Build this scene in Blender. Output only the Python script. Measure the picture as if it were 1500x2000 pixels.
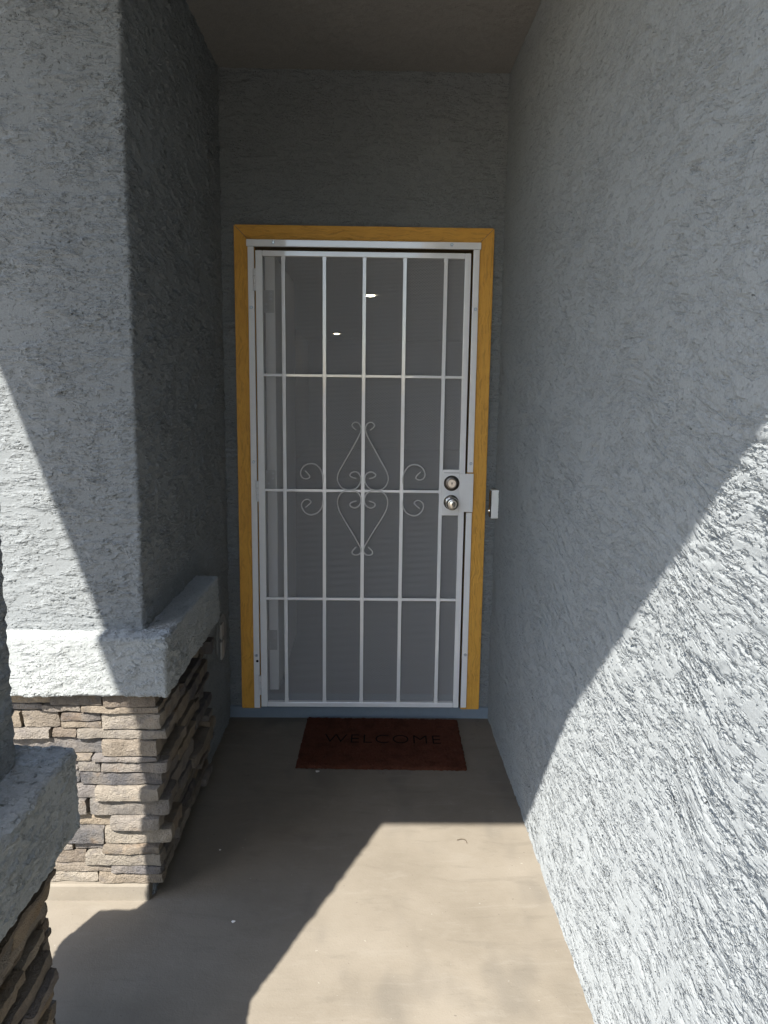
import bpy, bmesh, math, random
import numpy as np
from mathutils import Vector, Matrix, noise as mnoise

for o in list(bpy.data.objects):
    bpy.data.objects.remove(o)
sc = bpy.context.scene
C = sc.collection

# ------------------------------------------------------------------ camera
F_PX, PITCH, YAW, ROLL, CAM = 1500.0, 0.1576, 0.0165, 0.0122, (0.0, -3.4616, 1.5395)
fwd = Vector((math.sin(YAW) * math.cos(PITCH), math.cos(YAW) * math.cos(PITCH), -math.sin(PITCH)))
R0 = Vector((math.cos(YAW), -math.sin(YAW), 0)); U0 = R0.cross(fwd)
R1 = R0 * math.cos(ROLL) + U0 * math.sin(ROLL); U1 = R1.cross(fwd)
cd = bpy.data.cameras.new('camera'); cam = bpy.data.objects.new('camera', cd); C.objects.link(cam)
cam.matrix_world = Matrix(((R1.x, U1.x, -fwd.x, CAM[0]), (R1.y, U1.y, -fwd.y, CAM[1]), (R1.z, U1.z, -fwd.z, CAM[2]), (0, 0, 0, 1)))
cd.sensor_fit = 'HORIZONTAL'; cd.sensor_width = 36.0; cd.lens = 36.0 * F_PX / 1500.0
cd.clip_start = 0.02; cd.clip_end = 2000
sc.camera = cam

# ------------------------------------------------------------------ sky, sun, exposure
SUN_EL = math.radians(49.5)
TO_SUN = Vector((-0.395, -0.918, 0)).normalized() * math.cos(SUN_EL) + Vector((0, 0, math.sin(SUN_EL)))
w = bpy.data.worlds.new('World'); sc.world = w; w.use_nodes = True
nt = w.node_tree; nt.nodes.clear()
sky = nt.nodes.new('ShaderNodeTexSky'); sky.sky_type = 'NISHITA'; sky.sun_disc = False
sky.sun_elevation = SUN_EL; sky.sun_rotation = math.atan2(TO_SUN.x, TO_SUN.y)
bg = nt.nodes.new('ShaderNodeBackground'); bg.inputs[1].default_value = 0.15
wo = nt.nodes.new('ShaderNodeOutputWorld')
nt.links.new(sky.outputs[0], bg.inputs[0]); nt.links.new(bg.outputs[0], wo.inputs[0])
sd = bpy.data.lights.new('sun', 'SUN'); sd.energy = 4.8; sd.angle = math.radians(0.53); sd.color = (1.0, 0.95, 0.88)
so = bpy.data.objects.new('sun', sd); C.objects.link(so); so.rotation_euler = TO_SUN.to_track_quat('Z', 'Y').to_euler()
so.location = (-4, -9, 12)
vs = sc.view_settings
vs.view_transform = 'Standard'; vs.look = 'None'; vs.gamma = 1; vs.use_curve_mapping = False; vs.exposure = 1.55
sc.cycles.max_bounces = 8; sc.cycles.diffuse_bounces = 6; sc.cycles.transparent_max_bounces = 12
sc.cycles.use_denoising = True
sc.cycles.sample_clamp_indirect = 6

# ------------------------------------------------------------------ node helper
class N:
    def __init__(s, name):
        s.m = bpy.data.materials.new(name); s.m.use_nodes = True; s.t = s.m.node_tree; s.t.nodes.clear()
        s.out = s.t.nodes.new('ShaderNodeOutputMaterial'); s.b = s.t.nodes.new('ShaderNodeBsdfPrincipled')
        s.link(s.b.outputs[0], s.out.inputs[0])
        s.b.inputs['Roughness'].default_value = .85
        s.tc = s.t.nodes.new('ShaderNodeTexCoord'); s.co = s.tc.outputs['Object']
    def link(s, a, b): s.t.links.new(a, b)
    def put(s, v, sock):
        if hasattr(v, 'links'): s.link(v, sock)
        else:
            sock.default_value = v
    def math(s, op, a, b=0.0, c=None, clamp=False):
        n = s.t.nodes.new('ShaderNodeMath'); n.operation = op; n.use_clamp = clamp
        s.put(a, n.inputs[0]); s.put(b, n.inputs[1])
        if c is not None: s.put(c, n.inputs[2])
        return n.outputs[0]
    def vmath(s, op, a, b):
        n = s.t.nodes.new('ShaderNodeVectorMath'); n.operation = op
        s.put(a, n.inputs[0])
        if op == 'SCALE': s.put(b, n.inputs['Scale'])
        else: s.put(b, n.inputs[1])
        return n.outputs[0]
    def noise(s, v, scale, detail=3, rough=.5, col=False, lac=2.0):
        n = s.t.nodes.new('ShaderNodeTexNoise'); s.put(v, n.inputs['Vector'])
        n.inputs['Scale'].default_value = scale; n.inputs['Detail'].default_value = detail
        n.inputs['Roughness'].default_value = rough; n.inputs['Lacunarity'].default_value = lac
        return n.outputs['Color'] if col else n.outputs['Fac']
    def mapping(s, v, scale=(1, 1, 1), rot=(0, 0, 0), loc=(0, 0, 0)):
        n = s.t.nodes.new('ShaderNodeMapping'); s.put(v, n.inputs['Vector'])
        n.inputs['Scale'].default_value = scale; n.inputs['Rotation'].default_value = rot; n.inputs['Location'].default_value = loc
        return n.outputs[0]
    def smooth(s, v, a, b, lo=0.0, hi=1.0):
        n = s.t.nodes.new('ShaderNodeMapRange'); n.interpolation_type = 'SMOOTHSTEP'
        s.put(v, n.inputs[0]); s.put(a, n.inputs[1]); s.put(b, n.inputs[2]); s.put(lo, n.inputs[3]); s.put(hi, n.inputs[4])
        return n.outputs[0]
    def ramp(s, v, stops):
        n = s.t.nodes.new('ShaderNodeValToRGB'); s.put(v, n.inputs[0])
        while len(n.color_ramp.elements) < len(stops): n.color_ramp.elements.new(.5)
        for e, (p, c) in zip(n.color_ramp.elements, stops):
            e.position = p; e.color = (*c, 1) if len(c) == 3 else c
        return n.outputs[0]
    def mix(s, f, a, b, mode='MIX'):
        n = s.t.nodes.new('ShaderNodeMix'); n.data_type = 'RGBA'; n.blend_type = mode
        s.put(f, n.inputs[0])
        for v, k in ((a, 6), (b, 7)):
            if isinstance(v, tuple) and len(v) == 3: v = (*v, 1)
            s.put(v, n.inputs[k])
        return n.outputs[2]
    def bump(s, h, dist, strength=1.0):
        n = s.t.nodes.new('ShaderNodeBump'); s.put(h, n.inputs['Height']); n.inputs['Distance'].default_value = dist
        n.inputs['Strength'].default_value = strength
        s.link(n.outputs[0], s.b.inputs['Normal'])
    def displace(s, h):
        n = s.t.nodes.new('ShaderNodeDisplacement'); s.put(h, n.inputs['Height'])
        n.inputs['Midlevel'].default_value = 0; n.inputs['Scale'].default_value = 1
        s.link(n.outputs[0], s.out.inputs['Displacement']); s.m.displacement_method = 'BOTH'
    def base(s, c):
        if isinstance(c, tuple) and len(c) == 3: c = (*c, 1)
        s.put(c, s.b.inputs['Base Color'])

def stucco(name, colour, tilt=0.0, amp=1.0, lap=(.22, 34), pit=(.40, 95), laps=(8, 5, 40, 6), seed=0.0, swirl=.10, jit=.007, rough=1.0, brs=.6, tears=1.0):
    """hand-trowelled lace stucco: overlapping trowel laps with torn lips, pits, drag lines, sand grain"""
    n = N(name)
    p0 = n.mapping(n.co, loc=(seed, seed * 1.7, seed * .6))
    wv = n.vmath('SUBTRACT', n.noise(p0, 2.4, 1, .5, col=True), (.5, .5, .5))
    p1 = n.vmath('ADD', p0, n.vmath('SCALE', wv, swirl * 2))
    wv2 = n.vmath('SUBTRACT', n.noise(p0, 75, 3, .65, col=True), (.5, .5, .5))
    p2 = n.vmath('ADD', p1, n.vmath('SCALE', wv2, jit))
    pr = n.mapping(p2, rot=(tilt, 0, 0)); pr1 = n.mapping(p1, rot=(tilt, 0, 0))
    def st(v, s): return n.mapping(v, scale=(s, s, 1.0))
    sep = n.t.nodes.new('ShaderNodeSeparateXYZ'); n.link(pr, sep.inputs[0])
    down = n.math('MULTIPLY', sep.outputs[2], -1.0)
    # long trowel laps: rise slowly downwards, then end in a torn lip
    big = n.noise(st(pr, lap[0]), lap[1], 2, .5)
    saw = n.math('FRACT', n.math('ADD', n.math('MULTIPLY', down, laps[0]), n.math('MULTIPLY', big, laps[1])))
    lip = n.math('MULTIPLY', saw, n.smooth(saw, 1.0, .97))
    fade = n.smooth(n.noise(st(p0, .5), 15, 2, .5), .48, .60, 0, 1)
    # short ragged tears everywhere, dense in some patches and sparse in others
    mask = n.noise(st(p0, .6), 6.0, 2, .5)
    mid = n.noise(st(pr, pit[0]), pit[1], 3, .6)
    saw2 = n.math('FRACT', n.math('ADD', n.math('MULTIPLY', down, laps[2]), n.math('MULTIPLY', mid, laps[3])))
    lip2 = n.math('MULTIPLY', saw2, n.smooth(saw2, 1.0, .92))
    brk = n.smooth(n.noise(st(p2, brs), 48, 2, .5), n.smooth(mask, .34, .62, .475, .405), n.smooth(mask, .34, .62, .60, .53))
    pn = n.noise(st(pr, .7), 130, 2, .6)
    pits = n.smooth(n.math('SUBTRACT', n.smooth(mask, .34, .62, .365, .42), pn), -.004, .05)
    stri = n.noise(st(pr1, .05), 85, 3, .55)
    grain = n.noise(p0, 330, 3, .7)
    h = n.math('MULTIPLY', n.math('MULTIPLY', lip, fade), .0045)
    h = n.math('ADD', h, n.math('MULTIPLY', n.math('MULTIPLY', lip2, brk), .0034 * tears))
    h = n.math('SUBTRACT', h, n.math('MULTIPLY', pits, .0026 * (.4 + .6 * tears)))
    h = n.math('ADD', h, n.math('MULTIPLY', n.math('SUBTRACT', stri, .5), .0016))
    h = n.math('ADD', h, n.math('MULTIPLY', n.math('SUBTRACT', grain, .5), .0007 * rough))
    n.displace(n.math('MULTIPLY', h, amp))
    c = n.mix(n.noise(p0, 7, 4, .6), tuple(x * .93 for x in colour), tuple(min(1, x * 1.06) for x in colour))
    speckle = n.smooth(n.noise(p0, 210, 3, .7), .36, .64)            # gritty colour speckle; its dark flecks paint in the shade of small pits
    c = n.mix(speckle, n.mix(.18, c, (.04, .045, .05)), c)
    n.base(c)
    n.b.inputs['Roughness'].default_value = .9
    n.b.inputs['Specular IOR Level'].default_value = .05
    n.b.inputs['Diffuse Roughness'].default_value = .7
    return n.m

WALL = (.228, .243, .247)
M = {}
M['stucco_right'] = stucco('stucco_right', WALL, tilt=math.radians(-7), amp=.85, lap=(.17, 26), pit=(.25, 55), seed=3.1, swirl=.075, jit=.005, brs=.36, rough=.9, tears=1.05)
M['stucco'] = stucco('stucco', WALL, tilt=math.radians(4), amp=1.4, lap=(.30, 30), pit=(.30, 52), seed=7.7, swirl=.03, jit=.008, brs=.40)
M['stucco_back'] = stucco('stucco_back', WALL, tilt=0, amp=2.0, lap=(.18, 30), pit=(.28, 50), seed=1.3, swirl=.03)
M['stucco_cap'] = stucco('stucco_cap', (.32, .338, .336), tilt=math.radians(5), amp=1.2, lap=(.34, 34), pit=(.5, 55), seed=11.3, swirl=.04, jit=.010)

def concrete():
    n = N('porch_concrete')
    a = n.noise(n.co, 2.2, 5, .6); b = n.noise(n.co, 14, 5, .65); f = n.noise(n.co, 160, 3, .7)
    c = n.ramp(a, [(.30, (.145, .126, .097)), (.52, (.180, .158, .124)), (.72, (.203, .18, .144))])
    c = n.mix(n.smooth(b, .42, .75, 0, .30), c, (.205, .183, .147))
    # grey smudges trodden into the slab
    st = n.noise(n.mapping(n.co, scale=(1.5, .75, 1), loc=(.36, .2, 0)), 2.4, 3, .55)
    c = n.mix(n.smooth(st,   .54, .70, 0, .40), c, (.085, .078, .067))
    sp = n.noise(n.co, 75, 1, .5)
    c = n.mix(n.smooth(sp, .77, .80, 0, .5), c, (.06, .05, .045))
    sp2 = n.noise(n.mapping(n.co, loc=(5, 3, 1)), 60, 1, .5)
    c = n.mix(n.smooth(sp2, .77, .80, 0, .6), c, (.30, .285, .25))
    sw = n.noise(n.vmath('ADD', n.mapping(n.co, scale=(.5, 2.2, 1), rot=(0, 0, .5)), n.vmath('SCALE', n.noise(n.co, 3, 1, .5, col=True), .25)), 9, 5, .7)
    c = n.mix(n.smooth(sw, .53, .70, 0, .32), c, (.225, .205, .17))
    c = n.mix(n.smooth(sw, .46, .32, 0, .25), c, (.10, .088, .07))
    c = n.mix(n.smooth(f, .55, .75, 0, .22), c, (.085, .073, .058))
    vc = n.t.nodes.new('ShaderNodeTexVoronoi'); vc.feature = 'DISTANCE_TO_EDGE'; vc.inputs['Scale'].default_value = .8
    n.link(n.vmath('ADD', n.co, n.vmath('SCALE', n.noise(n.co, 4, 5, .65, col=True), .35)), vc.inputs['Vector'])
    hair = n.math('MULTIPLY', n.smooth(vc.outputs['Distance'], .004, .0), n.smooth(n.noise(n.co, 1.6, 2, .5), .5, .62))
    c = n.mix(n.math('MULTIPLY', hair, .45), c, (.06, .05, .04))
    n.base(c); n.b.inputs['Roughness'].default_value = .82
    n.bump(n.math('ADD', n.math('MULTIPLY', f, .5), b), .0016, .8)
    return n.m
M['concrete'] = concrete()

def plain(name, col, rough=.5, metal=0.0, vary=.06, vscale=30, bump=0.0, bscale=200, spec=.5):
    n = N(name)
    f = n.noise(n.co, vscale, 4, .6)
    n.base(n.mix(f, tuple(x * (1 - vary) for x in col), tuple(min(1, x * (1 + vary)) for x in col)))
    n.b.inputs['Roughness'].default_value = rough; n.b.inputs['Metallic'].default_value = metal
    n.b.inputs['Specular IOR Level'].default_value = spec
    if bump: n.bump(n.noise(n.co, bscale, 3, .6), bump, .7)
    return n.m
M['white_paint'] = plain('white_paint', (.86, .86, .86), .35, vary=.05, bump=.0003, bscale=300)
M['scroll_paint'] = plain('scroll_paint', (.66, .66, .65), .35)
M['door_white'] = plain('door_white', (.82, .82, .81), .5)
M['curb'] = plain('curb_paint', (.17, .21, .25), .75, vary=.1, bump=.001, bscale=90)
M['yard'] = plain('yard_gravel', (.34, .285, .22), .95, vary=.25, vscale=18, bump=.01, bscale=60)
M['drive'] = plain('driveway_concrete', (.42, .38, .32), .9, vary=.1, vscale=3, bump=.002)
M['chrome'] = plain('satin_nickel', (.62, .58, .52), .22, 1.0, vary=.03)
M['dark_metal'] = plain('aged_bronze', (.16, .14, .125), .32, 1.0)
M['key_metal'] = plain('key_brass', (.70, .62, .55), .3, 1.0)
M['black'] = plain('black_slot', (.012, .012, .012), .6)
M['zinc'] = plain('zinc_screw', (.55, .60, .66), .3, 1.0)
M['bell_white'] = plain('bell_plastic', (.78, .79, .78), .4)
M['bell_dark'] = plain('bell_face', (.03, .03, .035), .2)
M['plate_plastic'] = plain('outlet_plate', (.22, .235, .235), .6, vary=.08)
M['lid_metal'] = plain('outlet_lid', (.36, .36, .35), .45, .3)
M['room_wall'] = plain('room_wall', (.20, .20, .20), .9)
M['room_floor'] = plain('room_floor', (.17, .165, .16), .9)
M['fascia'] = plain('fascia_paint', (.40, .37, .33), .7)
M['jamb'] = plain('jamb_wood', (.20, .13, .06), .7)
M['ceiling'] = stucco('ceiling_stucco', (.225, .218, .205), amp=.2, lap=(.6, 50), pit=(.9, 120), seed=21, swirl=.05)
M['chip'] = plain('paint_chip', (.72, .70, .66), .8)
M['leaf'] = plain('dry_leaf', (.09, .07, .05), .9)

M['white_paint'].node_tree.nodes['Principled BSDF'].inputs['Coat Weight'].default_value = 1
M['white_paint'].node_tree.nodes['Principled BSDF'].inputs['Coat IOR'].default_value = 1.6
def trim_wood():
    n = N('yellow_trim')
    def grain(sc):
        return n.noise(n.mapping(n.co, scale=sc), 60, 4, .6)
    n.base(n.mix(n.noise(n.co, 12, 3, .6), (.62, .31, .045), (.78, .41, .062)))
    n.b.inputs['Roughness'].default_value = .6
    return n
def make_trim(name, sc):
    n = trim_wood(); n.m.name = name
    wv = n.vmath('SCALE', n.vmath('SUBTRACT', n.noise(n.co, 9, 2, .5, col=True), (.5, .5, .5)), .05)
    p = n.mapping(n.vmath('ADD', n.co, wv), scale=sc)
    g = n.noise(p, 120, 3, .6)
    c0 = n.b.inputs['Base Color'].links[0].from_socket
    n.base(n.mix(n.smooth(g, .48, .68, 0, .38), c0, (.30, .145, .028)))
    n.bump(g, .0045, 1)
    return n.m
M['trim_v'] = make_trim('yellow_trim_upright', (1, 1, .05))
M['trim_h'] = make_trim('yellow_trim_head', (.05, 1, 1))

def stone_mat():
    n = N('ledge_stone')
    oi = n.t.nodes.new('ShaderNodeObjectInfo')
    r = oi.outputs['Random']
    tone = n.ramp(r, [(0, (.125, .112, .098)), (.2, (.25, .205, .15)), (.38, (.10, .098, .10)), (.55, (.265, .235, .19)),
                      (.72, (.15, .14, .138)), (.86, (.085, .083, .086)), (1, (.205, .16, .112))])
    off = n.vmath('SCALE', n.t.nodes.new('ShaderNodeCombineXYZ').outputs[0], 1.0)
    cx = n.t.nodes.new('ShaderNodeCombineXYZ'); n.link(r, cx.inputs[0]); n.link(r, cx.inputs[1])
    p = n.vmath('ADD', n.co, n.vmath('SCALE', cx.outputs[0], 9.0))
    a = n.noise(p, 16, 4, .62)
    c = n.mix(n.smooth(a, .38, .66), tone, n.mix(.4, tone, (.29, .25, .20)))
    b = n.noise(n.mapping(p, scale=(1, 1, 1.3)), 24, 5, .65)
    c = n.mix(n.smooth(b, .50, .70, 0, .5), c, (.11, .10, .098))
    rust = n.noise(p, 11, 3, .6)
    c = n.mix(n.smooth(rust, .60, .74, 0, .35), c, (.24, .15, .075))
    n.base(c); n.b.inputs['Roughness'].default_value = .93
    n.b.inputs['Specular IOR Level'].default_value = .2
    f = n.noise(p, 48, 6, .7)
    n.bump(n.math('ADD', f, n.math('MULTIPLY', n.noise(p, 260, 2, .6), .5)), .012, 1)
    return n.m
M['stone'] = stone_mat()

def coir():
    n = N('coir_mat')
    f = n.noise(n.co, 420, 2, .7); g = n.noise(n.co, 18, 3, .6)
    c = n.mix(f, (.068, .026, .017), (.14, .053, .032))
    c = n.mix(n.smooth(g, .42, .70, 0, .55), c, (.05, .02, .013))
    c = n.mix(n.smooth(n.noise(n.co, 55, 4, .7), .56, .74, 0, .4), c, (.15, .08, .055))
    n.base(c); n.b.inputs['Roughness'].default_value = 1
    n.b.inputs['Specular IOR Level'].default_value = .05
    n.bump(f, .006, 1)
    return n.m
M['coir'] = coir()
M['ink'] = plain('mat_ink', (.012, .009, .008), 1, bump=.004, bscale=420, spec=.05)

def perforated():
    n = N('perforated_sheet')
    # staggered round holes, 6.4 mm apart
    sep = n.t.nodes.new('ShaderNodeSeparateXYZ'); n.link(n.co, sep.inputs[0])
    P = .0064
    def lattice(ox, oz):
        fx = n.math('SUBTRACT', n.math('FRACT', n.math('ADD', n.math('DIVIDE', sep.outputs[0], P), ox)), .5)
        fz = n.math('SUBTRACT', n.math('FRACT', n.math('ADD', n.math('DIVIDE', sep.outputs[2], P * 1.732), oz)), .5)
        fz = n.math('MULTIPLY', fz, 1.732)
        return n.math('SQRT', n.math('ADD', n.math('MULTIPLY', fx, fx), n.math('MULTIPLY', fz, fz)))
    d = n.math('MINIMUM', lattice(40.0, 40.0), lattice(40.5, 40.5))
    solid = n.smooth(d, .38, .44)
    n.base((.56, .56, .565)); n.b.inputs['Roughness'].default_value = .55
    n.link(solid, n.b.inputs['Alpha'])
    return n.m
M['mesh'] = perforated()

def emit(name, col, s):
    m = bpy.data.materials.new(name); m.use_nodes = True; t = m.node_tree; t.nodes.clear()
    e = t.nodes.new('ShaderNodeEmission'); e.inputs[0].default_value = (*col, 1); e.inputs[1].default_value = s
    o = t.nodes.new('ShaderNodeOutputMaterial'); t.links.new(e.outputs[0], o.inputs[0]); return m
M['bulb'] = emit('downlight_glow', (1, .86, .62), 26)

# ------------------------------------------------------------------ object helpers
def link(name, me, mat, parent=None):
    o = bpy.data.objects.new(name, me); C.objects.link(o)
    if mat is not None: me.materials.append(mat)
    if parent is not None:
        o.parent = parent
        o.matrix_parent_inverse = Matrix.Translation(-Vector(parent.location)) if parent.type == 'EMPTY' and parent.parent is None else Matrix.Identity(4)
    return o
def tag(o, label=None, cat=None, group=None, kind=None):
    if cat and not kind: kind = 'thing'
    for k, v in (('label', label), ('category', cat), ('group', group), ('kind', kind)):
        if v: o[k] = v
    return o
def thing(name, loc, label, cat, group=None):
    o = bpy.data.objects.new(name, None); C.objects.link(o); o.location = loc; o.empty_display_size = .1
    return tag(o, label, cat, group)
def from_np(name, V, Q, mat, parent=None, smooth=True):
    me = bpy.data.meshes.new(name)
    V = np.asarray(V, np.float32); Q = np.asarray(Q, np.int32)
    me.vertices.add(len(V)); me.vertices.foreach_set('co', V.ravel())
    me.loops.add(Q.size); me.loops.foreach_set('vertex_index', Q.ravel())
    me.polygons.add(len(Q)); me.polygons.foreach_set('loop_start', np.arange(0, Q.size, 4, dtype=np.int32))
    if smooth: me.polygons.foreach_set('use_smooth', np.ones(len(Q), bool))
    me.update(calc_edges=True); me.validate()
    return link(name, me, mat, parent)
def finish(name, bm, mat, parent=None, smooth=False, angle=None):
    bmesh.ops.recalc_face_normals(bm, faces=bm.faces)
    me = bpy.data.meshes.new(name); bm.to_mesh(me); bm.free()
    if smooth:
        for p in me.polygons: p.use_smooth = True
        if angle is not None: me.set_sharp_from_angle(angle=angle)
    return link(name, me, mat, parent)
def box(bm, x0, x1, y0, y1, z0, z1, bev=0.0, seg=2):
    r = bmesh.ops.create_cube(bm, size=1)
    vs_ = r['verts']
    for v in vs_:
        v.co = Vector(((x0 + x1) / 2 + v.co.x * (x1 - x0), (y0 + y1) / 2 + v.co.y * (y1 - y0), (z0 + z1) / 2 + v.co.z * (z1 - z0)))
    if bev:
        es = list({e for v in vs_ for e in v.link_edges})
        bmesh.ops.bevel(bm, geom=es, offset=bev, segments=seg, affect='EDGES', profile=.5)
def boxo(name, mat, parent, *d, bev=0.0, seg=2):
    bm = bmesh.new(); box(bm, *d, bev=bev, seg=seg); return finish(name, bm, mat, parent)
def tube(bm, pts, r, n=8, closed_ends=True):
    pts = [Vector(p) for p in pts]; rings = []
    nrm = Vector((0, 1, 0))
    for i, p in enumerate(pts):
        a = pts[max(i - 1, 0)]; b = pts[min(i + 1, len(pts) - 1)]
        t = (b - a).normalized(); u = t.cross(nrm)
        u = u.normalized() if u.length > 1e-4 else Vector((1, 0, 0)); vv = t.cross(u)
        rings.append([bm.verts.new(p + (u * math.cos(2 * math.pi * k / n) + vv * math.sin(2 * math.pi * k / n)) * r) for k in range(n)])
    for A, B in zip(rings, rings[1:]):
        for k in range(n): bm.faces.new((A[k], A[(k + 1) % n], B[(k + 1) % n], B[k]))
    if closed_ends: bm.faces.new(rings[0][::-1]); bm.faces.new(rings[-1])
def lathe_y(bm, cx, cz, prof, n=28):
    """profile of (y, radius), axis along y"""
    rings = []
    for (y, r) in prof:
        rings.append([bm.verts.new((cx + r * math.cos(2 * math.pi * k / n), y, cz + r * math.sin(2 * math.pi * k / n))) for k in range(n)])
    for A, B in zip(rings, rings[1:]):
        for k in range(n): bm.faces.new((A[k], A[(k + 1) % n], B[(k + 1) % n], B[k]))
    bm.faces.new(rings[0]); bm.faces.new(rings[-1][::-1])
def spline(pts, sub=6):
    out = []; P = [Vector(p) for p in pts]; P = [P[0] * 2 - P[1]] + P + [P[-1] * 2 - P[-2]]
    for i in range(1, len(P) - 2):
        for k in range(sub):
            t = k / sub; a, b, c, d = P[i - 1:i + 3]
            out.append(.5 * ((2 * b) + (c - a) * t + (2 * a - 5 * b + 4 * c - d) * t * t + (3 * b - a - 3 * c + d) * t ** 3))
    out.append(P[-2]); return out
def sweep(name, prof, zs, mat, parent=None, flip=False):
    """vertical sheet: plan polyline prof (list of xy) swept through heights zs"""
    prof = np.asarray(prof); n = len(prof); m = len(zs)
    V = np.zeros((m, n, 3)); V[:, :, 0] = prof[:, 0]; V[:, :, 1] = prof[:, 1]; V[:, :, 2] = np.asarray(zs)[:, None]
    i = np.arange(m - 1)[:, None] * n + np.arange(n - 1)[None]
    Q = np.stack([i, i + 1, i + n + 1, i + n], -1).reshape(-1, 4)
    if flip: Q = Q[:, ::-1]
    return from_np(name, V.reshape(-1, 3), Q, mat, parent)
def seg(a, b, step):
    n = max(1, int(round(math.hypot(b[0] - a[0], b[1] - a[1]) / step)))
    return [(a[0] + (b[0] - a[0]) * k / n, a[1] + (b[1] - a[1]) * k / n) for k in range(n)]
def plan(points, r, step, closed=False):
    """polyline in plan with rounded corners, resampled"""
    pts = [Vector(p).to_2d() for p in points]; out = []; n = len(pts)
    ends = []
    for i in range(n):
        if not closed and i in (0, n - 1): ends.append((pts[i], pts[i], None)); continue
        p, a, b = pts[i], pts[i - 1], pts[(i + 1) % n]
        da = (a - p).normalized(); db = (b - p).normalized()
        ends.append((p + da * r, p + db * r, p + da * r + db * r))
    rng = range(n) if closed else range(n - 1)
    for i in range(n):
        e0, e1, c = ends[i]
        if c is not None:
            a0 = math.atan2(*(e0 - c).yx); a1 = math.atan2(*(e1 - c).yx)
            d = (a1 - a0 + math.pi) % (2 * math.pi) - math.pi
            for k in range(6):
                t = a0 + d * k / 6; out.append((c.x + r * math.cos(t), c.y + r * math.sin(t)))
        if i in rng:
            out += seg(e1, ends[(i + 1) % n][0], step)
    out.append(tuple(ends[0][0]) if closed else tuple(pts[-1]))
    return out
def round_box(name, lo, hi, r, step, mat, parent=None):
    """closed box with rounded edges and a fine even grid on every side"""
    lo = np.array(lo); hi = np.array(hi); c = (lo + hi) / 2; h = (hi - lo) / 2
    Vs = []; Qs = []; base = 0
    def axis(k):
        n = max(2, int(round(2 * (h[k] - r) / step)))
        inner = np.linspace(-(h[k] - r), h[k] - r, n + 1)
        e = r * np.tan(np.linspace(0, math.pi / 4, 4))[1:]
        return np.concatenate([-(h[k] - r) - e[::-1], inner, h[k] - r + e])
    for ax in range(3):
        u, v = (ax + 1) % 3, (ax + 2) % 3
        au, av = axis(u), axis(v)
        for s in (-1, 1):
            G = np.zeros((len(av), len(au), 3)); G[..., u] = au[None]; G[..., v] = av[:, None]; G[..., ax] = s * h[ax]
            G = G.reshape(-1, 3)
            inn = np.clip(G, -(h - r), h - r); d = G - inn
            G = inn + d / np.maximum(np.linalg.norm(d, axis=1, keepdims=True), 1e-9) * r
            n = len(au); i = np.arange(len(av) - 1)[:, None] * n + np.arange(n - 1)[None]
            Q = np.stack([i, i + 1, i + n + 1, i + n], -1).reshape(-1, 4)
            if s < 0: Q = Q[:, ::-1]
            Vs.append(G + c); Qs.append(Q + base); base += len(G)
    V = np.concatenate(Vs); Q = np.concatenate(Qs)
    key = np.round(V * 1e5).astype(np.int64)
    _, idx, inv = np.unique(key, axis=0, return_index=True, return_inverse=True)
    return from_np(name, V[idx], inv.ravel()[Q], mat, parent)

# ------------------------------------------------------------------ the place
XL, XR, ZC = -.660, .562, 2.856          # left wall, right wall, ceiling
bm = bmesh.new()
for k in range(1):
    vsq = [bm.verts.new(p) for p in ((-400, -400, -.10), (400, -400, -.10), (400, 400, -.10), (-400, 400, -.10))]
    bm.faces.new(vsq)
tag(finish('ground', bm, M['yard']), kind='structure')
bm = bmesh.new(); box(bm, -1.30, XR + .02, -7.5, .16, -.16, 0)
tag(finish('porch_floor', bm, M['concrete']), kind='structure')
bm = bmesh.new(); box(bm, -9, -1.31, -16, -3.4, -.16, -.03); box(bm, -1.31, 9, -16, -7.51, -.16, -.03)
tag(finish('driveway', bm, M['drive']), kind='structure')

# porch ceiling (soffit) and roof: the eave line of the porch
EAVE = [(-1.453, 1.0), (-1.453, -3.158), (-.188, -3.158), (.62, -3.911), (.62, 1.0)]
bm = bmesh.new()
bot = [bm.verts.new((x, y, ZC)) for x, y in EAVE]
bm.faces.new(bot)
bmesh.ops.recalc_face_normals(bm, faces=bm.faces)
if bm.faces[:][0].normal.z > 0: bmesh.ops.reverse_faces(bm, faces=bm.faces)
me = bpy.data.meshes.new('ceiling'); bm.to_mesh(me); bm.free()
tag(link('ceiling', me, M['ceiling']), kind='structure')
rt = thing('porch_roof', (-.4, -1, ZC), 'flat roof edge over the entry porch', 'roof')
bm = bmesh.new()
lo = [bm.verts.new((x, y, ZC + .004)) for x, y in EAVE]; hi = [bm.verts.new((x, y, ZC + .19)) for x, y in EAVE]
bm.faces.new(lo); bm.faces.new(hi[::-1])
for k in range(5): bm.faces.new((lo[k], lo[(k + 1) % 5], hi[(k + 1) % 5], hi[k]))
finish('fascia', bm, M['fascia'], rt)
bm = bmesh.new(); box(bm, -2.6, 6, 1.0, 16, ZC + .01, ZC + .25)
finish('roof_deck', bm, M['fascia'], rt)

# right wall: long stucco wall of the next wing
ys = np.concatenate([np.arange(0, -1.0, -.0048), np.arange(-1.0, -2.65, -.0033), np.arange(-2.65, -7.6, -.05)])
zs = np.concatenate([np.arange(-.02, 2.2, .0026), np.arange(2.2, ZC + .003, .0045)])
rw = sweep('stucco_wall', [(XR, y) for y in ys], list(zs), M['stucco_right'], flip=True)
rw.location = (0, 0, 0)
tag(rw, 'long grey stucco side wall crossed by the diagonal sun line right of the doorway', 'wall')
bm = bmesh.new(); box(bm, XR + .02, XR + .3, -7.6, .2, -.1, ZC + .4)
finish('wall_core', bm, M['fascia'], rw)

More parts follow.
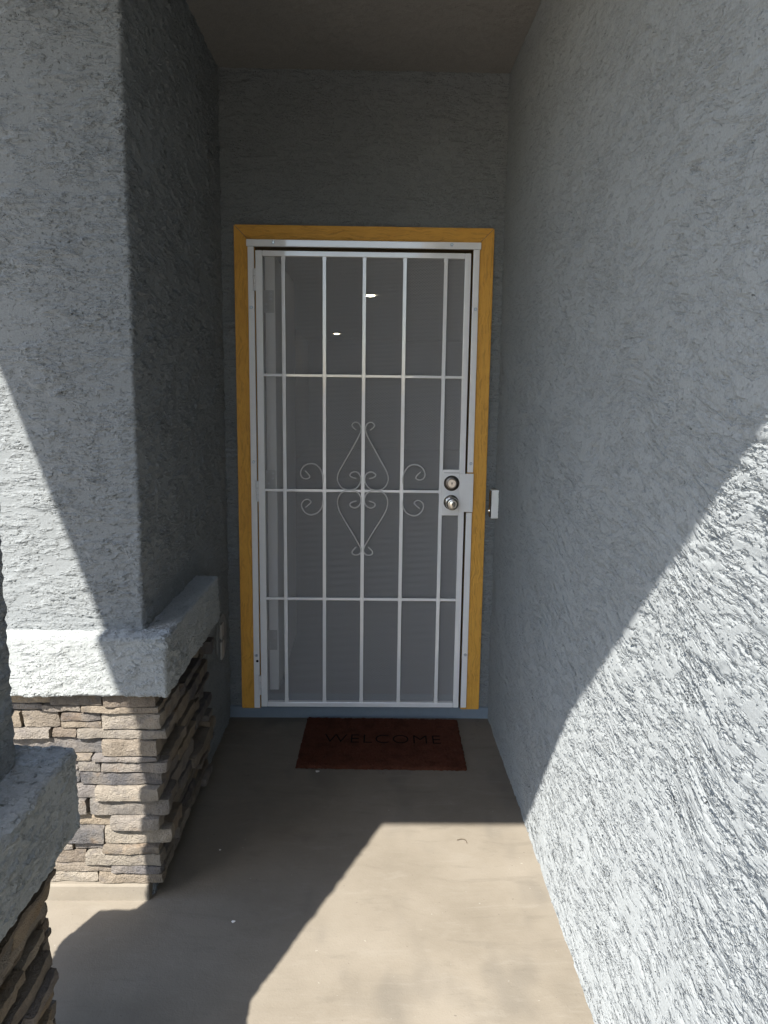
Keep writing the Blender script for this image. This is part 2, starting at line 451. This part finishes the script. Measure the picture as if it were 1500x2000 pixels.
# back wall with the doorway
DX0, DX1, DZ1 = -.535, .450, 2.165
CURB = .055
def span(a, b, s): return list(np.linspace(a, b, max(2, int(round((b - a) / s)) + 1)))
xs = span(XL - .01, DX0, .0065)[:-1] + [DX0, DX1] + span(DX1, XR + .01, .0065)[1:]
zz = [CURB - .01] + span(CURB, DZ1, .0065)[:-1] + span(DZ1, ZC + .006, .0065)
xs2 = span(XL - .01, XR + .01, .0065)
def grid_xz(xs, zs, y):
    n = len(xs); m = len(zs); V = np.zeros((m, n, 3)); V[..., 0] = np.array(xs)[None]; V[..., 1] = y; V[..., 2] = np.array(zs)[:, None]
    i = np.arange(m - 1)[:, None] * n + np.arange(n - 1)[None]
    return V.reshape(-1, 3), np.stack([i, i + 1, i + n + 1, i + n], -1).reshape(-1, 4)
parts = [grid_xz(span(XL - .01, DX0, .006), span(CURB - .01, DZ1, .006), 0), grid_xz(span(DX1, XR + .01, .006), span(CURB - .01, DZ1, .006), 0),
         grid_xz(xs2, span(DZ1, ZC + .006, .006), 0)]
V = np.concatenate([p[0] for p in parts]); offs = np.cumsum([0] + [len(p[0]) for p in parts])
Q = np.concatenate([p[1] + o for p, o in zip(parts, offs)])
bw = from_np('stucco_wall', V, Q, M['stucco_back'])
tag(bw, 'dim grey stucco end wall of the porch around the yellow door casing', 'wall')
bm = bmesh.new()
box(bm, XL - .3, DX0, .012, .14, -.1, ZC + .3); box(bm, DX1, XR + .3, .012, .14, -.1, ZC + .3); box(bm, DX0, DX1, .012, .14, DZ1 + .002, ZC + .3)
finish('wall_core', bm, M['fascia'], bw)
boxo('curb', M['curb'], bw, XL - .005, XR + .005, -.012, .16, -.02, CURB, bev=.004)
bm = bmesh.new()
box(bm, DX0 + .001, DX0 + .02, .0, .139, CURB, DZ1); box(bm, DX1 - .02, DX1 - .001, .0, .139, CURB, DZ1); box(bm, DX0 + .02, DX1 - .02, .0, .139, DZ1 - .02, DZ1)
finish('door_jamb', bm, M['jamb'], bw)

# hall behind the open front door
room = thing('hall', (0, 7, .05), 'dim hallway seen through the security screen', 'room')
room['kind'] = 'structure'
del room['category'], room['label']
bm = bmesh.new()
X0, X1, Y0, Y1, Z0, Z1 = -1.6, 2.6, .142, 16.0, .055, 2.74
def quad(bm, *p): bm.faces.new([bm.verts.new(q) for q in p])
quad(bm, (X0, Y0, Z0), (X0, Y1, Z0), (X0, Y1, Z1), (X0, Y0, Z1)); quad(bm, (X1, Y0, Z0), (X1, Y0, Z1), (X1, Y1, Z1), (X1, Y1, Z0))
quad(bm, (X0, Y1, Z0), (X1, Y1, Z0), (X1, Y1, Z1), (X0, Y1, Z1))
quad(bm, (X0, Y0, Z1), (X0, Y1, Z1), (X1, Y1, Z1), (X1, Y0, Z1))
quad(bm, (X0, Y0, Z0), (DX0, Y0, Z0), (DX0, Y0, Z1), (X0, Y0, Z1)); quad(bm, (DX1, Y0, Z0), (X1, Y0, Z0), (X1, Y0, Z1), (DX1, Y0, Z1))
quad(bm, (DX0, Y0, DZ1), (DX1, Y0, DZ1), (DX1, Y0, Z1), (DX0, Y0, Z1))
finish('hall_wall', bm, M['room_wall'], room)
bm = bmesh.new(); quad(bm, (X0, Y0, Z0), (X1, Y0, Z0), (X1, Y1, Z0), (X0, Y1, Z0)); finish('hall_floor', bm, M['room_floor'], room)

# ------------------------------------------------------------------ stone-faced pillars
def rough_box(lo, hi, seed, parent, name='stone', amp=.0062, bev=.003, step=.013):
    lo = np.array(lo); hi = np.array(hi); h = (hi - lo) / 2; c = (lo + hi) / 2
    bm = bmesh.new()
    idx = {}
    ns = [max(2, min(22, int(round(2 * h[k] / step)))) for k in range(3)]
    rs = random.Random(seed); off = Vector((rs.uniform(0, 90), rs.uniform(0, 90), rs.uniform(0, 90)))
    tx, tz = rs.uniform(-.06, .06), rs.uniform(-.03, .03)
    def vert(i, j, k):
        key = (i, j, k)
        if key in idx: return idx[key]
        g = np.array([-1 + 2 * i / ns[0], -1 + 2 * j / ns[1], -1 + 2 * k / ns[2]])
        p = g * h
        nb = sum(1 for q in g if abs(abs(q) - 1) < 1e-6)
        for a in range(3):
            if abs(abs(g[a]) - 1) < 1e-6 and nb > 1: p[a] -= np.sign(g[a]) * min(bev, h[a] * .35) * (.55 if nb == 2 else .8)
        w = Vector(c + p)
        d = mnoise.noise_vector(w * 22 + off) * amp + mnoise.noise_vector(w * 60 + off) * amp * .45
        d.z *= .45
        co = w + d
        v = bm.verts.new(co); idx[key] = v; return v
    for ax in range(3):
        u, v = (ax + 1) % 3, (ax + 2) % 3
        for s in (0, ns[ax]):
            for a in range(ns[u]):
                for b in range(ns[v]):
                    def g(aa, bb):
                        t = [0, 0, 0]; t[ax] = s; t[u] = aa; t[v] = bb; return vert(*t)
                    f = [g(a, b), g(a + 1, b), g(a + 1, b + 1), g(a, b + 1)]
                    bm.faces.new(f if s else f[::-1])
    return finish(name, bm, M['stone'], parent, smooth=True, angle=math.radians(38))

def courses(rs, z0, z1):
    z = z0; out = []
    while z < z1 - .012:
        h = rs.choice([.018, .022, .027, .03, .036, .042, .052])
        if z1 - (z + h) < .017: h = z1 - z
        out.append((z, z + h)); z += h
    return out

def face_run(rs, parent, zs, a, b, make, lmin=.10, lmax=.30):
    for (z0, z1) in zs:
        t = a
        while t < b - .005:
            L = rs.uniform(lmin, lmax)
            if b - (t + L) < .06: L = b - t
            # a tall course is sometimes two thin ones
            if z1 - z0 > .045 and rs.random() < .45:
                m = z0 + (z1 - z0) * rs.uniform(.4, .6)
                make(t, t + L, z0, m, rs.uniform(.002, .040)); make(t, t + L, m, z1, rs.uniform(.002, .040))
            else:
                make(t, t + L, z0, z1, rs.uniform(.002, .040))
            t += L
G = .0012
def pillar(label, x0, x1, y0, y1, sides, seed, cap_y1=None, shaft_y1=None, stone_y1=None):
    """column x0..x1, y0..y1; stones on the named sides"""
    rs = random.Random(seed)
    t = thing('stone_pillar', ((x0 + x1) / 2, (y0 + y1) / 2, 0), label, 'pillar', 'stone-faced porch pillars')
    sy1 = shaft_y1 if shaft_y1 is not None else y1
    zs = list(np.concatenate([np.arange(0, .62, .02), np.arange(.62, ZC + .003, .0042)])) if shaft_y1 is not None else list(np.arange(0, ZC + .012, .011))
    if shaft_y1 is not None:
        prof = plan([(x0, sy1), (x0, y0), (x1, y0), (x1, sy1)], .008, .004)
    else:
        prof = plan([(x0, y0), (x1, y0), (x1, y1), (x0, y1)], .008, .012, closed=True)
    sweep('shaft', prof, zs, M['stucco'], t)
    cy1 = cap_y1 if cap_y1 is not None else y1 + .075
    round_box('cap', (x0 - .08, y0 - .075, .668), (x1 + .083, cy1, .840), .009, .0045, M['stucco_cap'], t)
    ty1 = stone_y1 if stone_y1 is not None else y1
    boxo('footing', M['concrete'], t, x0 - .01, x1 - .002, y0 - .035, ty1 - .004, -.02, .052, bev=.006)
    zf, zt = .052, .664
    cs = courses(rs, zf, zt)
    k = [seed * 1000]
    def put(lo, hi):
        k[0] += 1; rough_box(lo, hi, k[0], t)
    # corner stones at front-right turn: alternate long on the front and long on the side
    fr, rt_, = [], []
    for i, (z0, z1) in enumerate(cs):
        df, dr = rs.uniform(.030, .050), rs.uniform(.034, .070)
        if i % 2: lf, lr = rs.uniform(.10, .15), rs.uniform(.16, .26)
        else: lf, lr = rs.uniform(.13, .20), rs.uniform(.08, .14)
        put((x1 - lf, y0 - df, z0 + G), (x1 + dr, y0 + .012, z1 - G))
        put((x1 - .012, y0 + .0135, z0 + G), (x1 + dr - .004, y0 + lr, z1 - G))
        fr.append((z0, z1, x1 - lf)); rt_.append((z0, z1, y0 + lr))
    for (z0, z1, xe) in fr:
        face_run(rs, t, [(z0, z1)], x0, xe, lambda a, b, c, d, e: put((a + G, y0 - .012 - e * .8, c + G), (b - G, y0 + .012, d - G)))
    back_corner = 'back' in sides
    for (z0, z1, ys_) in rt_:
        ye = ty1 + (0 if back_corner else rs.uniform(-.05, .03))
        face_run(rs, t, [(z0, z1)], ys_, ye, lambda a, b, c, d, e: put((x1 - .012, a + G, c + G), (x1 + .012 + e * 1.35, b - G, d - G)))
    if back_corner:
        for (z0, z1) in cs:
            face_run(rs, t, [(z0, z1)], x0, x1 + .03, lambda a, b, c, d, e: put((a + G, y1 + .001, c + G), (b - G, y1 + .018 + e * .7, d - G)))
    if 'left' in sides:
        for (z0, z1) in cs:
            face_run(rs, t, [(z0, z1)], y0 - .02, ty1 + .02, lambda a, b, c, d, e: put((x0 - .012 - e * .7, a + G, c + G), (x0 + .012, b - G, d - G)))
    return t
pillar('stucco pier on a ledgestone base, beside the door and against the porch wall', -1.22, XL, -1.30, -.62, ('front', 'right'), 5,
       cap_y1=-.63, shaft_y1=.01, stone_y1=-.62)
pillar('nearer stone-based pier cut off by the lower left edge, its shelf cap in shade', -1.003, XL, -2.57, -2.107, ('front', 'right', 'back', 'left'), 9)

# ------------------------------------------------------------------ yellow casing
tr = thing('door_casing', (-.042, -.01, CURB), 'yellow painted wood casing around the white security door', 'door casing')
TX0, TX1, TZ = -.601, .517, 2.2305
def board(name, pts, mat, y0=-.022, y1=.004):
    bm = bmesh.new()
    f = [bm.verts.new((x, y0, z)) for x, z in pts]; b = [bm.verts.new((x, y1, z)) for x, z in pts]
    bm.faces.new(f); bm.faces.new(b[::-1]); n = len(pts)
    for k in range(n): bm.faces.new((f[k], f[(k + 1) % n], b[(k + 1) % n], b[k]))
    bmesh.ops.bevel(bm, geom=list(bm.edges), offset=.0025, segments=2, affect='EDGES')
    return finish(name, bm, M[mat], tr)
W = .088
board('upright', [(TX0, .050), (TX0 + W, .050), (TX0 + W, TZ - W - .001), (TX0, TZ - .001)], 'trim_v')
board('upright', [(TX1 - W, .050), (TX1, .050), (TX1, TZ - .001), (TX1 - W, TZ - W - .001)], 'trim_v')
board('head_board', [(TX0 + .0015, TZ), (TX0 + W + .0015, TZ - W), (TX1 - W - .0015, TZ - W), (TX1 - .0015, TZ)], 'trim_h')

# ------------------------------------------------------------------ security door
sdr = thing('security_door', (-.045, -.03, .06), 'white steel security screen door with scrollwork and a lock plate', 'security door')
wp = M['white_paint']
YF = -.034
fr = boxo('frame_header', wp, sdr, -.546, .460, -.040, -.020, 2.139, 2.168, bev=.0025)
def screw(x, z, y, parent):
    bm = bmesh.new(); lathe_y(bm, x, z, [(y + .002, .0075), (y - .002, .0072), (y - .0045, .0048), (y - .0046, .0001)], 12)
    s_ = finish('screw', bm, M['zinc'], parent, smooth=True, angle=math.radians(40))
screw(-.430, 2.155, -.040, fr); screw(.333, 2.157, -.040, fr)
sl = boxo('frame_strip', wp, sdr, -.541, -.514, -.037, -.020, .058, 2.1385, bev=.0025)
for z in (1.885, 1.215, .315): screw(-.528, z, -.037, sl)
bm = bmesh.new(); lathe_y(bm, -.524, .288, [(-.0365, .006), (-.0382, .006)], 10); finish('bolt_hole', bm, M['black'], sl)
for z0, z1 in ((1.178, 2.1385), (.064, .996)):
    sr = boxo('frame_strip', wp, sdr, .428, .455, -.037, -.020, z0, z1, bev=.0025)
    for z in ((1.89, 1.218) if z0 > 1 else (.325,)): screw(.443, z, -.037, sr)
LX0, LX1, LZ0, LZ1 = -.507, .4175, .068, 2.122
YA, YB = -.046, -.022
SW, SR = .030, .0265
boxo('stile', wp, sdr, LX0, LX0 + SW, YA, YB, LZ0, LZ1, bev=.003)
boxo('stile', wp, sdr, LX1 - SR, LX1, YA, YB, LZ0, LZ1, bev=.003)
boxo('rail', wp, sdr, LX0 + SW + .0003, LX1 - SR - .0003, YA + .0005, YB, LZ1 - .0235, LZ1, bev=.003)
boxo('rail', wp, sdr, LX0 + SW + .0003, LX1 - SR - .0003, YA + .0005, YB, LZ0, LZ0 + .0245, bev=.003)
BX = [-.388, -.212, -.040, .134, .310]; BZ = [1.598, 1.0905, .589]
for x in BX:
    bm = bmesh.new(); box(bm, x - .0082, x + .0082, YA + .002, YB - .006, LZ0 + .024, LZ1 - .023, bev=.0015)
    for z in BZ + [LZ0 + .03, LZ1 - .028]: box(bm, x - .0098, x + .0098, YA + .003, YB - .007, z - .012, z + .012, bev=.003)   # weld beads
    finish('upright_bar', bm, wp, sdr)
for z in BZ:
    if abs(z - 1.0905) < .01: xe = .318
    else: xe = LX1 - SR + .002
    boxo('cross_bar', wp, sdr, LX0 + SW - .002, xe, YA + .0035, YB - .0075, z - .0062, z + .0062, bev=.0015)
# perforated sheet behind the bars, with small folded rim
bm = bmesh.new()
q0 = (LX0 + .012, -.0205, LZ0 + .01); 
quad(bm, (LX0 + .012, -.0215, LZ0 + .01), (LX1 - .012, -.0215, LZ0 + .01), (LX1 - .012, -.0215, LZ1 - .01), (LX0 + .012, -.0215, LZ1 - .01))
finish('screen_mesh', bm, M['mesh'], sdr)
# scrolls: centre line read off as metres about the middle bar
SC = [[(-0.0303, 1.3627), (-0.0436, 1.3733), (-0.0495, 1.3857), (-0.0388, 1.3965), (-0.0222, 1.3942), (-0.0121, 1.3803), (-0.0103, 1.3596), (-0.0242, 1.3263), (-0.0531, 1.2736), (-0.0862, 1.2147), (-0.107, 1.1767), (-0.1136, 1.1471), (-0.1068, 1.1218), (-0.0899, 1.1025), (-0.0605, 1.0952), (-0.0311, 1.1031), (-0.012, 1.127), (-0.0096, 1.1524), (-0.019, 1.1709), (-0.0358, 1.1774), (-0.0525, 1.1713), (-0.0575, 1.1603), (-0.0465, 1.152), (-0.0289, 1.1471)], [(-0.0282, 1.0454), (-0.0459, 1.041), (-0.0568, 1.0315), (-0.0517, 1.0204), (-0.0348, 1.0146), (-0.0163, 1.0251), (-0.008, 1.0465), (-0.0132, 1.0719), (-0.031, 1.0887), (-0.0605, 1.0944), (-0.0899, 1.0856), (-0.1066, 1.0667), (-0.1125, 1.0412), (-0.1065, 1.0071), (-0.0852, 0.9645), (-0.0511, 0.9089), (-0.021, 0.8573), (-0.0081, 0.8314), (-0.0063, 0.814), (-0.0164, 0.8009), (-0.0334, 0.7981), (-0.0454, 0.805), (-0.0438, 0.818), (-0.0269, 0.8356)], [(-0.1789, 1.1253), (-0.1798, 1.1591), (-0.1906, 1.1884), (-0.2098, 1.2075), (-0.2324, 1.2123), (-0.2574, 1.2045), (-0.2725, 1.1875), (-0.2777, 1.1665), (-0.2702, 1.1497), (-0.2535, 1.1431), (-0.2384, 1.15), (-0.2392, 1.1601), (-0.2575, 1.1801)], [(-0.179, 1.049), (-0.1824, 1.0191), (-0.1992, 0.9934), (-0.2288, 0.9811), (-0.2541, 0.9885), (-0.2708, 1.0097), (-0.2733, 1.031), (-0.2623, 1.0465), (-0.2454, 1.0509), (-0.2328, 1.0425), (-0.2354, 1.0331), (-0.2565, 1.0142)]]
for sgn in (1, -1):
    for s_ in SC:
        pts = [(BX[2] + sgn * dx, YA - .001, z) for dx, z in s_]
        bm = bmesh.new(); tube(bm, spline(pts, 5), .0030, 8)
        finish('scroll', bm, M['scroll_paint'], sdr, smooth=True)
# hinges
for z in (2.000, 1.085, .175):
    bm = bmesh.new()
    for a in range(3):
        zc_ = z + (a - 1) * .031
        r = bmesh.ops.create_cone(bm, cap_ends=True, segments=12, radius1=.0065, radius2=.0065, depth=.0295)
        for v in r['verts']: v.co += Vector((-.5115, -.0475, zc_))
    box(bm, -.527, -.512, -.0415, -.0395, z - .045, z + .045)
    finish('hinge', bm, wp, sdr)
# lock plate, deadbolt and knob
lp = bmesh.new()
box(lp, .3135, .3925, YA - .0045, YB, .984, 1.192, bev=.002)
box(lp, .3925, .4555, YA - .0040, -.040, 1.000, 1.174, bev=.002)
lpo = finish('lock_plate', lp, wp, sdr)
boxo('plate_seam', M['bell_dark'], lpo, .3225, .3905, YA - .0048, YA - .004, 1.1765, 1.178)
y0 = YA - .0045
bm = bmesh.new(); lathe_y(bm, .357, 1.131, [(y0, .0345), (y0 - .006, .0345), (y0 - .012, .0300), (y0 - .014, .0265), (y0 - .014, .0220)], 36)
db = finish('deadbolt', bm, M['dark_metal'], sdr, smooth=True, angle=math.radians(30))
bm = bmesh.new(); lathe_y(bm, .357, 1.131, [(y0 - .013, .0235), (y0 - .019, .0225), (y0 - .021, .0190), (y0 - .0195, .0180), (y0 - .0195, .0125), (y0 - .021, .012), (y0 - .021, .0002)], 32)
finish('key_cylinder', bm, M['key_metal'], db, smooth=True, angle=math.radians(30))
def keyhole(par, x, z, y):
    bm = bmesh.new(); box(bm, x - .0014, x + .0014, y - .0006, y + .001, z - .006, z + .0045); lathe_y(bm, x, z + .003, [(y + .001, .0032), (y - .0007, .0032)], 12)
    finish('keyhole', bm, M['black'], par)
keyhole(db, .357, 1.131, y0 - .0212)
bm = bmesh.new(); lathe_y(bm, .357, 1.045, [(y0, .0335), (y0 - .005, .0335), (y0 - .010, .028), (y0 - .013, .0145), (y0 - .030, .0125), (y0 - .036, .020), (y0 - .044, .0265), (y0 - .054, .0285), (y0 - .064, .0265), (y0 - .069, .0215), (y0 - .0695, .0195), (y0 - .068, .0180), (y0 - .068, .0002)], 40)
kb = finish('knob', bm, M['chrome'], sdr, smooth=True, angle=math.radians(30))
bm = bmesh.new(); lathe_y(bm, .357, 1.045, [(y0 - .067, .0140), (y0 - .0705, .0135), (y0 - .0715, .010), (y0 - .0715, .0002)], 28)
finish('key_cylinder', bm, M['chrome'], kb, smooth=True, angle=math.radians(30))
keyhole(kb, .357, 1.045, y0 - .0718)

# ------------------------------------------------------------------ open front door inside
fd = thing('front_door', (-.46, .15, .06), 'white front door standing open behind the screen, edge towards the porch', 'door')
boxo('leaf', M['door_white'], fd, -.492, -.447, .145, 1.03, .075, 2.13, bev=.002)
for z in (1.93, 1.11, .33):
    bm = bmesh.new(); box(bm, -.512, -.452, .1425, .1447, z - .05, z + .05, bev=.0008)
    h = finish('hinge', bm, M['lid_metal'], fd)
    bm = bmesh.new()
    for dz in (-.035, -.012, .012, .035): lathe_y(bm, -.475 + .01 * (1 if dz > 0 else -1), z + dz, [(.1426, .004), (.1412, .0036)], 8)
    finish('screw', bm, M['zinc'], h)

for i, (x, y) in enumerate(((-.04, 6.75), (-.80, 13.7))):
    t = thing('ceiling_light', (x, y, 2.735), ('larger lit round downlight glowing through the upper middle of the screen', 'smaller, farther lit downlight left of the middle bar')[i], 'ceiling light', 'hall downlights')
    for nm, r0, r1, mt, z in (('trim_ring', .085, .058, 'door_white', 2.733), ('lens', .060, 0, 'bulb', 2.7335)):
        bm = bmesh.new(); n = 28
        A = [bm.verts.new((x + r0 * math.cos(2 * math.pi * k / n), y + r0 * math.sin(2 * math.pi * k / n), z)) for k in range(n)]
        if r1:
            B = [bm.verts.new((x + r1 * math.cos(2 * math.pi * k / n), y + r1 * math.sin(2 * math.pi * k / n), z - .003)) for k in range(n)]
            for k in range(n): bm.faces.new((A[k], A[(k + 1) % n], B[(k + 1) % n], B[k]))
        else: bm.faces.new(A)
        finish(nm, bm, M[mt], t)

# ------------------------------------------------------------------ doorbell, outlet cover, mat, litter
dbl = thing('doorbell', (XR, -.07, 1.045), 'slim white doorbell with a dark front, on the side wall by the casing', 'doorbell')
boxo('body', M['bell_white'], dbl, XR - .030, XR + .002, -.098, -.052, .980, 1.108, bev=.003, seg=3)
boxo('face_plate', M['bell_dark'], dbl, XR - .0355, XR - .0302, -.0955, -.0545, .984, 1.104, bev=.002)
bm = bmesh.new(); r = bmesh.ops.create_cone(bm, cap_ends=True, segments=20, radius1=.011, radius2=.010, depth=.005)
for v in r['verts']: v.co = Matrix.Rotation(-math.pi / 2, 3, 'Y') @ v.co + Vector((XR - .0375, -.075, 1.013))
finish('button', bm, M['chrome'], dbl)

oc = thing('outlet_cover', (XL, -.245, .45), 'round grey cover plate with a flip lid, low on the wall behind the stone pier', 'outlet cover')
def disc_x(x0, x1, cy, cz, r, rz, n=36):
    bm = bmesh.new()
    rings = [[bm.verts.new((x, cy + rr * r * math.cos(2 * math.pi * k / n), cz + rr * rz * math.sin(2 * math.pi * k / n))) for k in range(n)]
             for x, rr in ((x0, 1), (x1 - .002, 1), (x1, .96))]
    for A, B in zip(rings, rings[1:]):
        for k in range(n): bm.faces.new((A[k], A[(k + 1) % n], B[(k + 1) % n], B[k]))
    bm.faces.new(rings[-1]); return bm
finish('plate', disc_x(XL - .002, XL + .009, -.20, .455, .105, .105), M['plate_plastic'], oc)
l1 = boxo('lid', M['lid_metal'], oc, XL + .009, XL + .020, -.268, -.215, .470, .535, bev=.004)
l2 = boxo('lid', M['lid_metal'], oc, XL + .009, XL + .020, -.268, -.215, .375, .455, bev=.004)
bm = bmesh.new(); r = bmesh.ops.create_uvsphere(bm, u_segments=10, v_segments=6, radius=.006)
for v in r['verts']: v.co = Vector((v.co.x * .6 + XL + .014, v.co.y - .242, v.co.z + .4625))
finish('screw', bm, M['zinc'], oc, smooth=True)

mt = thing('door_mat', (.055, -.279, 0), 'red-brown coir mat lettered WELCOME below the door', 'door mat')
mt.rotation_euler = (0, 0, math.radians(-1.2))
bm = bmesh.new()
nx, ny = 120, 80; rs = random.Random(3)
top = [[None] * (nx + 1) for _ in range(ny + 1)]
for j in range(ny + 1):
    for i in range(nx + 1):
        e = i in (0, nx) or j in (0, ny)
        top[j][i] = bm.verts.new((-.350 + .70 * i / nx + rs.uniform(-.0035, .0035), -.236 + .472 * j / ny + rs.uniform(-.0035, .0035),
                                  (.008 if e else .014) + rs.uniform(-.0026, .0026)))
for j in range(ny):
    for i in range(nx): bm.faces.new((top[j][i], top[j][i + 1], top[j + 1][i + 1], top[j + 1][i]))
per = [top[0][i] for i in range(nx + 1)] + [top[j][nx] for j in range(1, ny + 1)] + [top[ny][i] for i in range(nx - 1, -1, -1)] + [top[j][0] for j in range(ny - 1, 0, -1)]
low = [bm.verts.new((v.co.x * 1.004, v.co.y * 1.004, .0008)) for v in per]
for k in range(len(per)): bm.faces.new((per[k], low[k], low[(k + 1) % len(per)], per[(k + 1) % len(per)]))
o = finish('pile', bm, M['coir'], mt); o.matrix_parent_inverse = Matrix.Identity(4)
cu = bpy.data.curves.new('lettering', 'FONT'); cu.body = 'WELCOME'; cu.size = .118; cu.align_x = 'CENTER'; cu.align_y = 'CENTER'; cu.space_character = 1.12
cu.extrude = .0008; cu.offset = -.0022
to = bpy.data.objects.new('tmp', cu); C.objects.link(to)
bpy.context.view_layer.update()
me = bpy.data.meshes.new_from_object(to.evaluated_get(bpy.context.evaluated_depsgraph_get()))
bpy.data.objects.remove(to); me.name = 'lettering'; me.materials.clear()
wid = max(v.co.x for v in me.vertices) - min(v.co.x for v in me.vertices)
for v in me.vertices: v.co.x *= .512 / wid; v.co.y += .008; v.co.z += .0162; v.co.x += .004
o = link('lettering', me, M['ink'], mt); o.matrix_parent_inverse = Matrix.Identity(4)

CH = [(-0.2101, -0.5327, 0.01), (0.1611, -0.4995, 0.005), (-0.3917, -1.4272, 0.007), (-0.4996, -1.0736, 0.005)]
labels = ['white flake lying on the concrete just in front of the mat', 'tiny white speck at the front edge of the mat', 'small pale flake in the shaded middle of the porch floor', 'pale crumb on the shaded floor beside the stone pier']
for i, (x, y, r) in enumerate(CH):
    bm = bmesh.new(); q = bmesh.ops.create_icosphere(bm, subdivisions=1, radius=1); rs = random.Random(40 + i)
    for v in q['verts']: v.co = Vector((v.co.x * r * rs.uniform(.6, 1.2) + x, v.co.y * r * rs.uniform(.6, 1.1) + y, max(0, (v.co.z + .6) * r * .25)))
    tag(finish('paint_chip', bm, M['chip']), labels[i], 'paint chip', 'flakes on the porch floor')
TW = [(0.308, -1.0163), (0.3247, -1.0101), (0.3365, -1.0162), (0.3396, -1.0344)]
bm = bmesh.new(); tube(bm, spline([(x, y, .003) for x, y in TW], 4), .0016, 6)
tag(finish('twig', bm, M['leaf']), 'small curled dry twig on the sunlit concrete', 'twig')
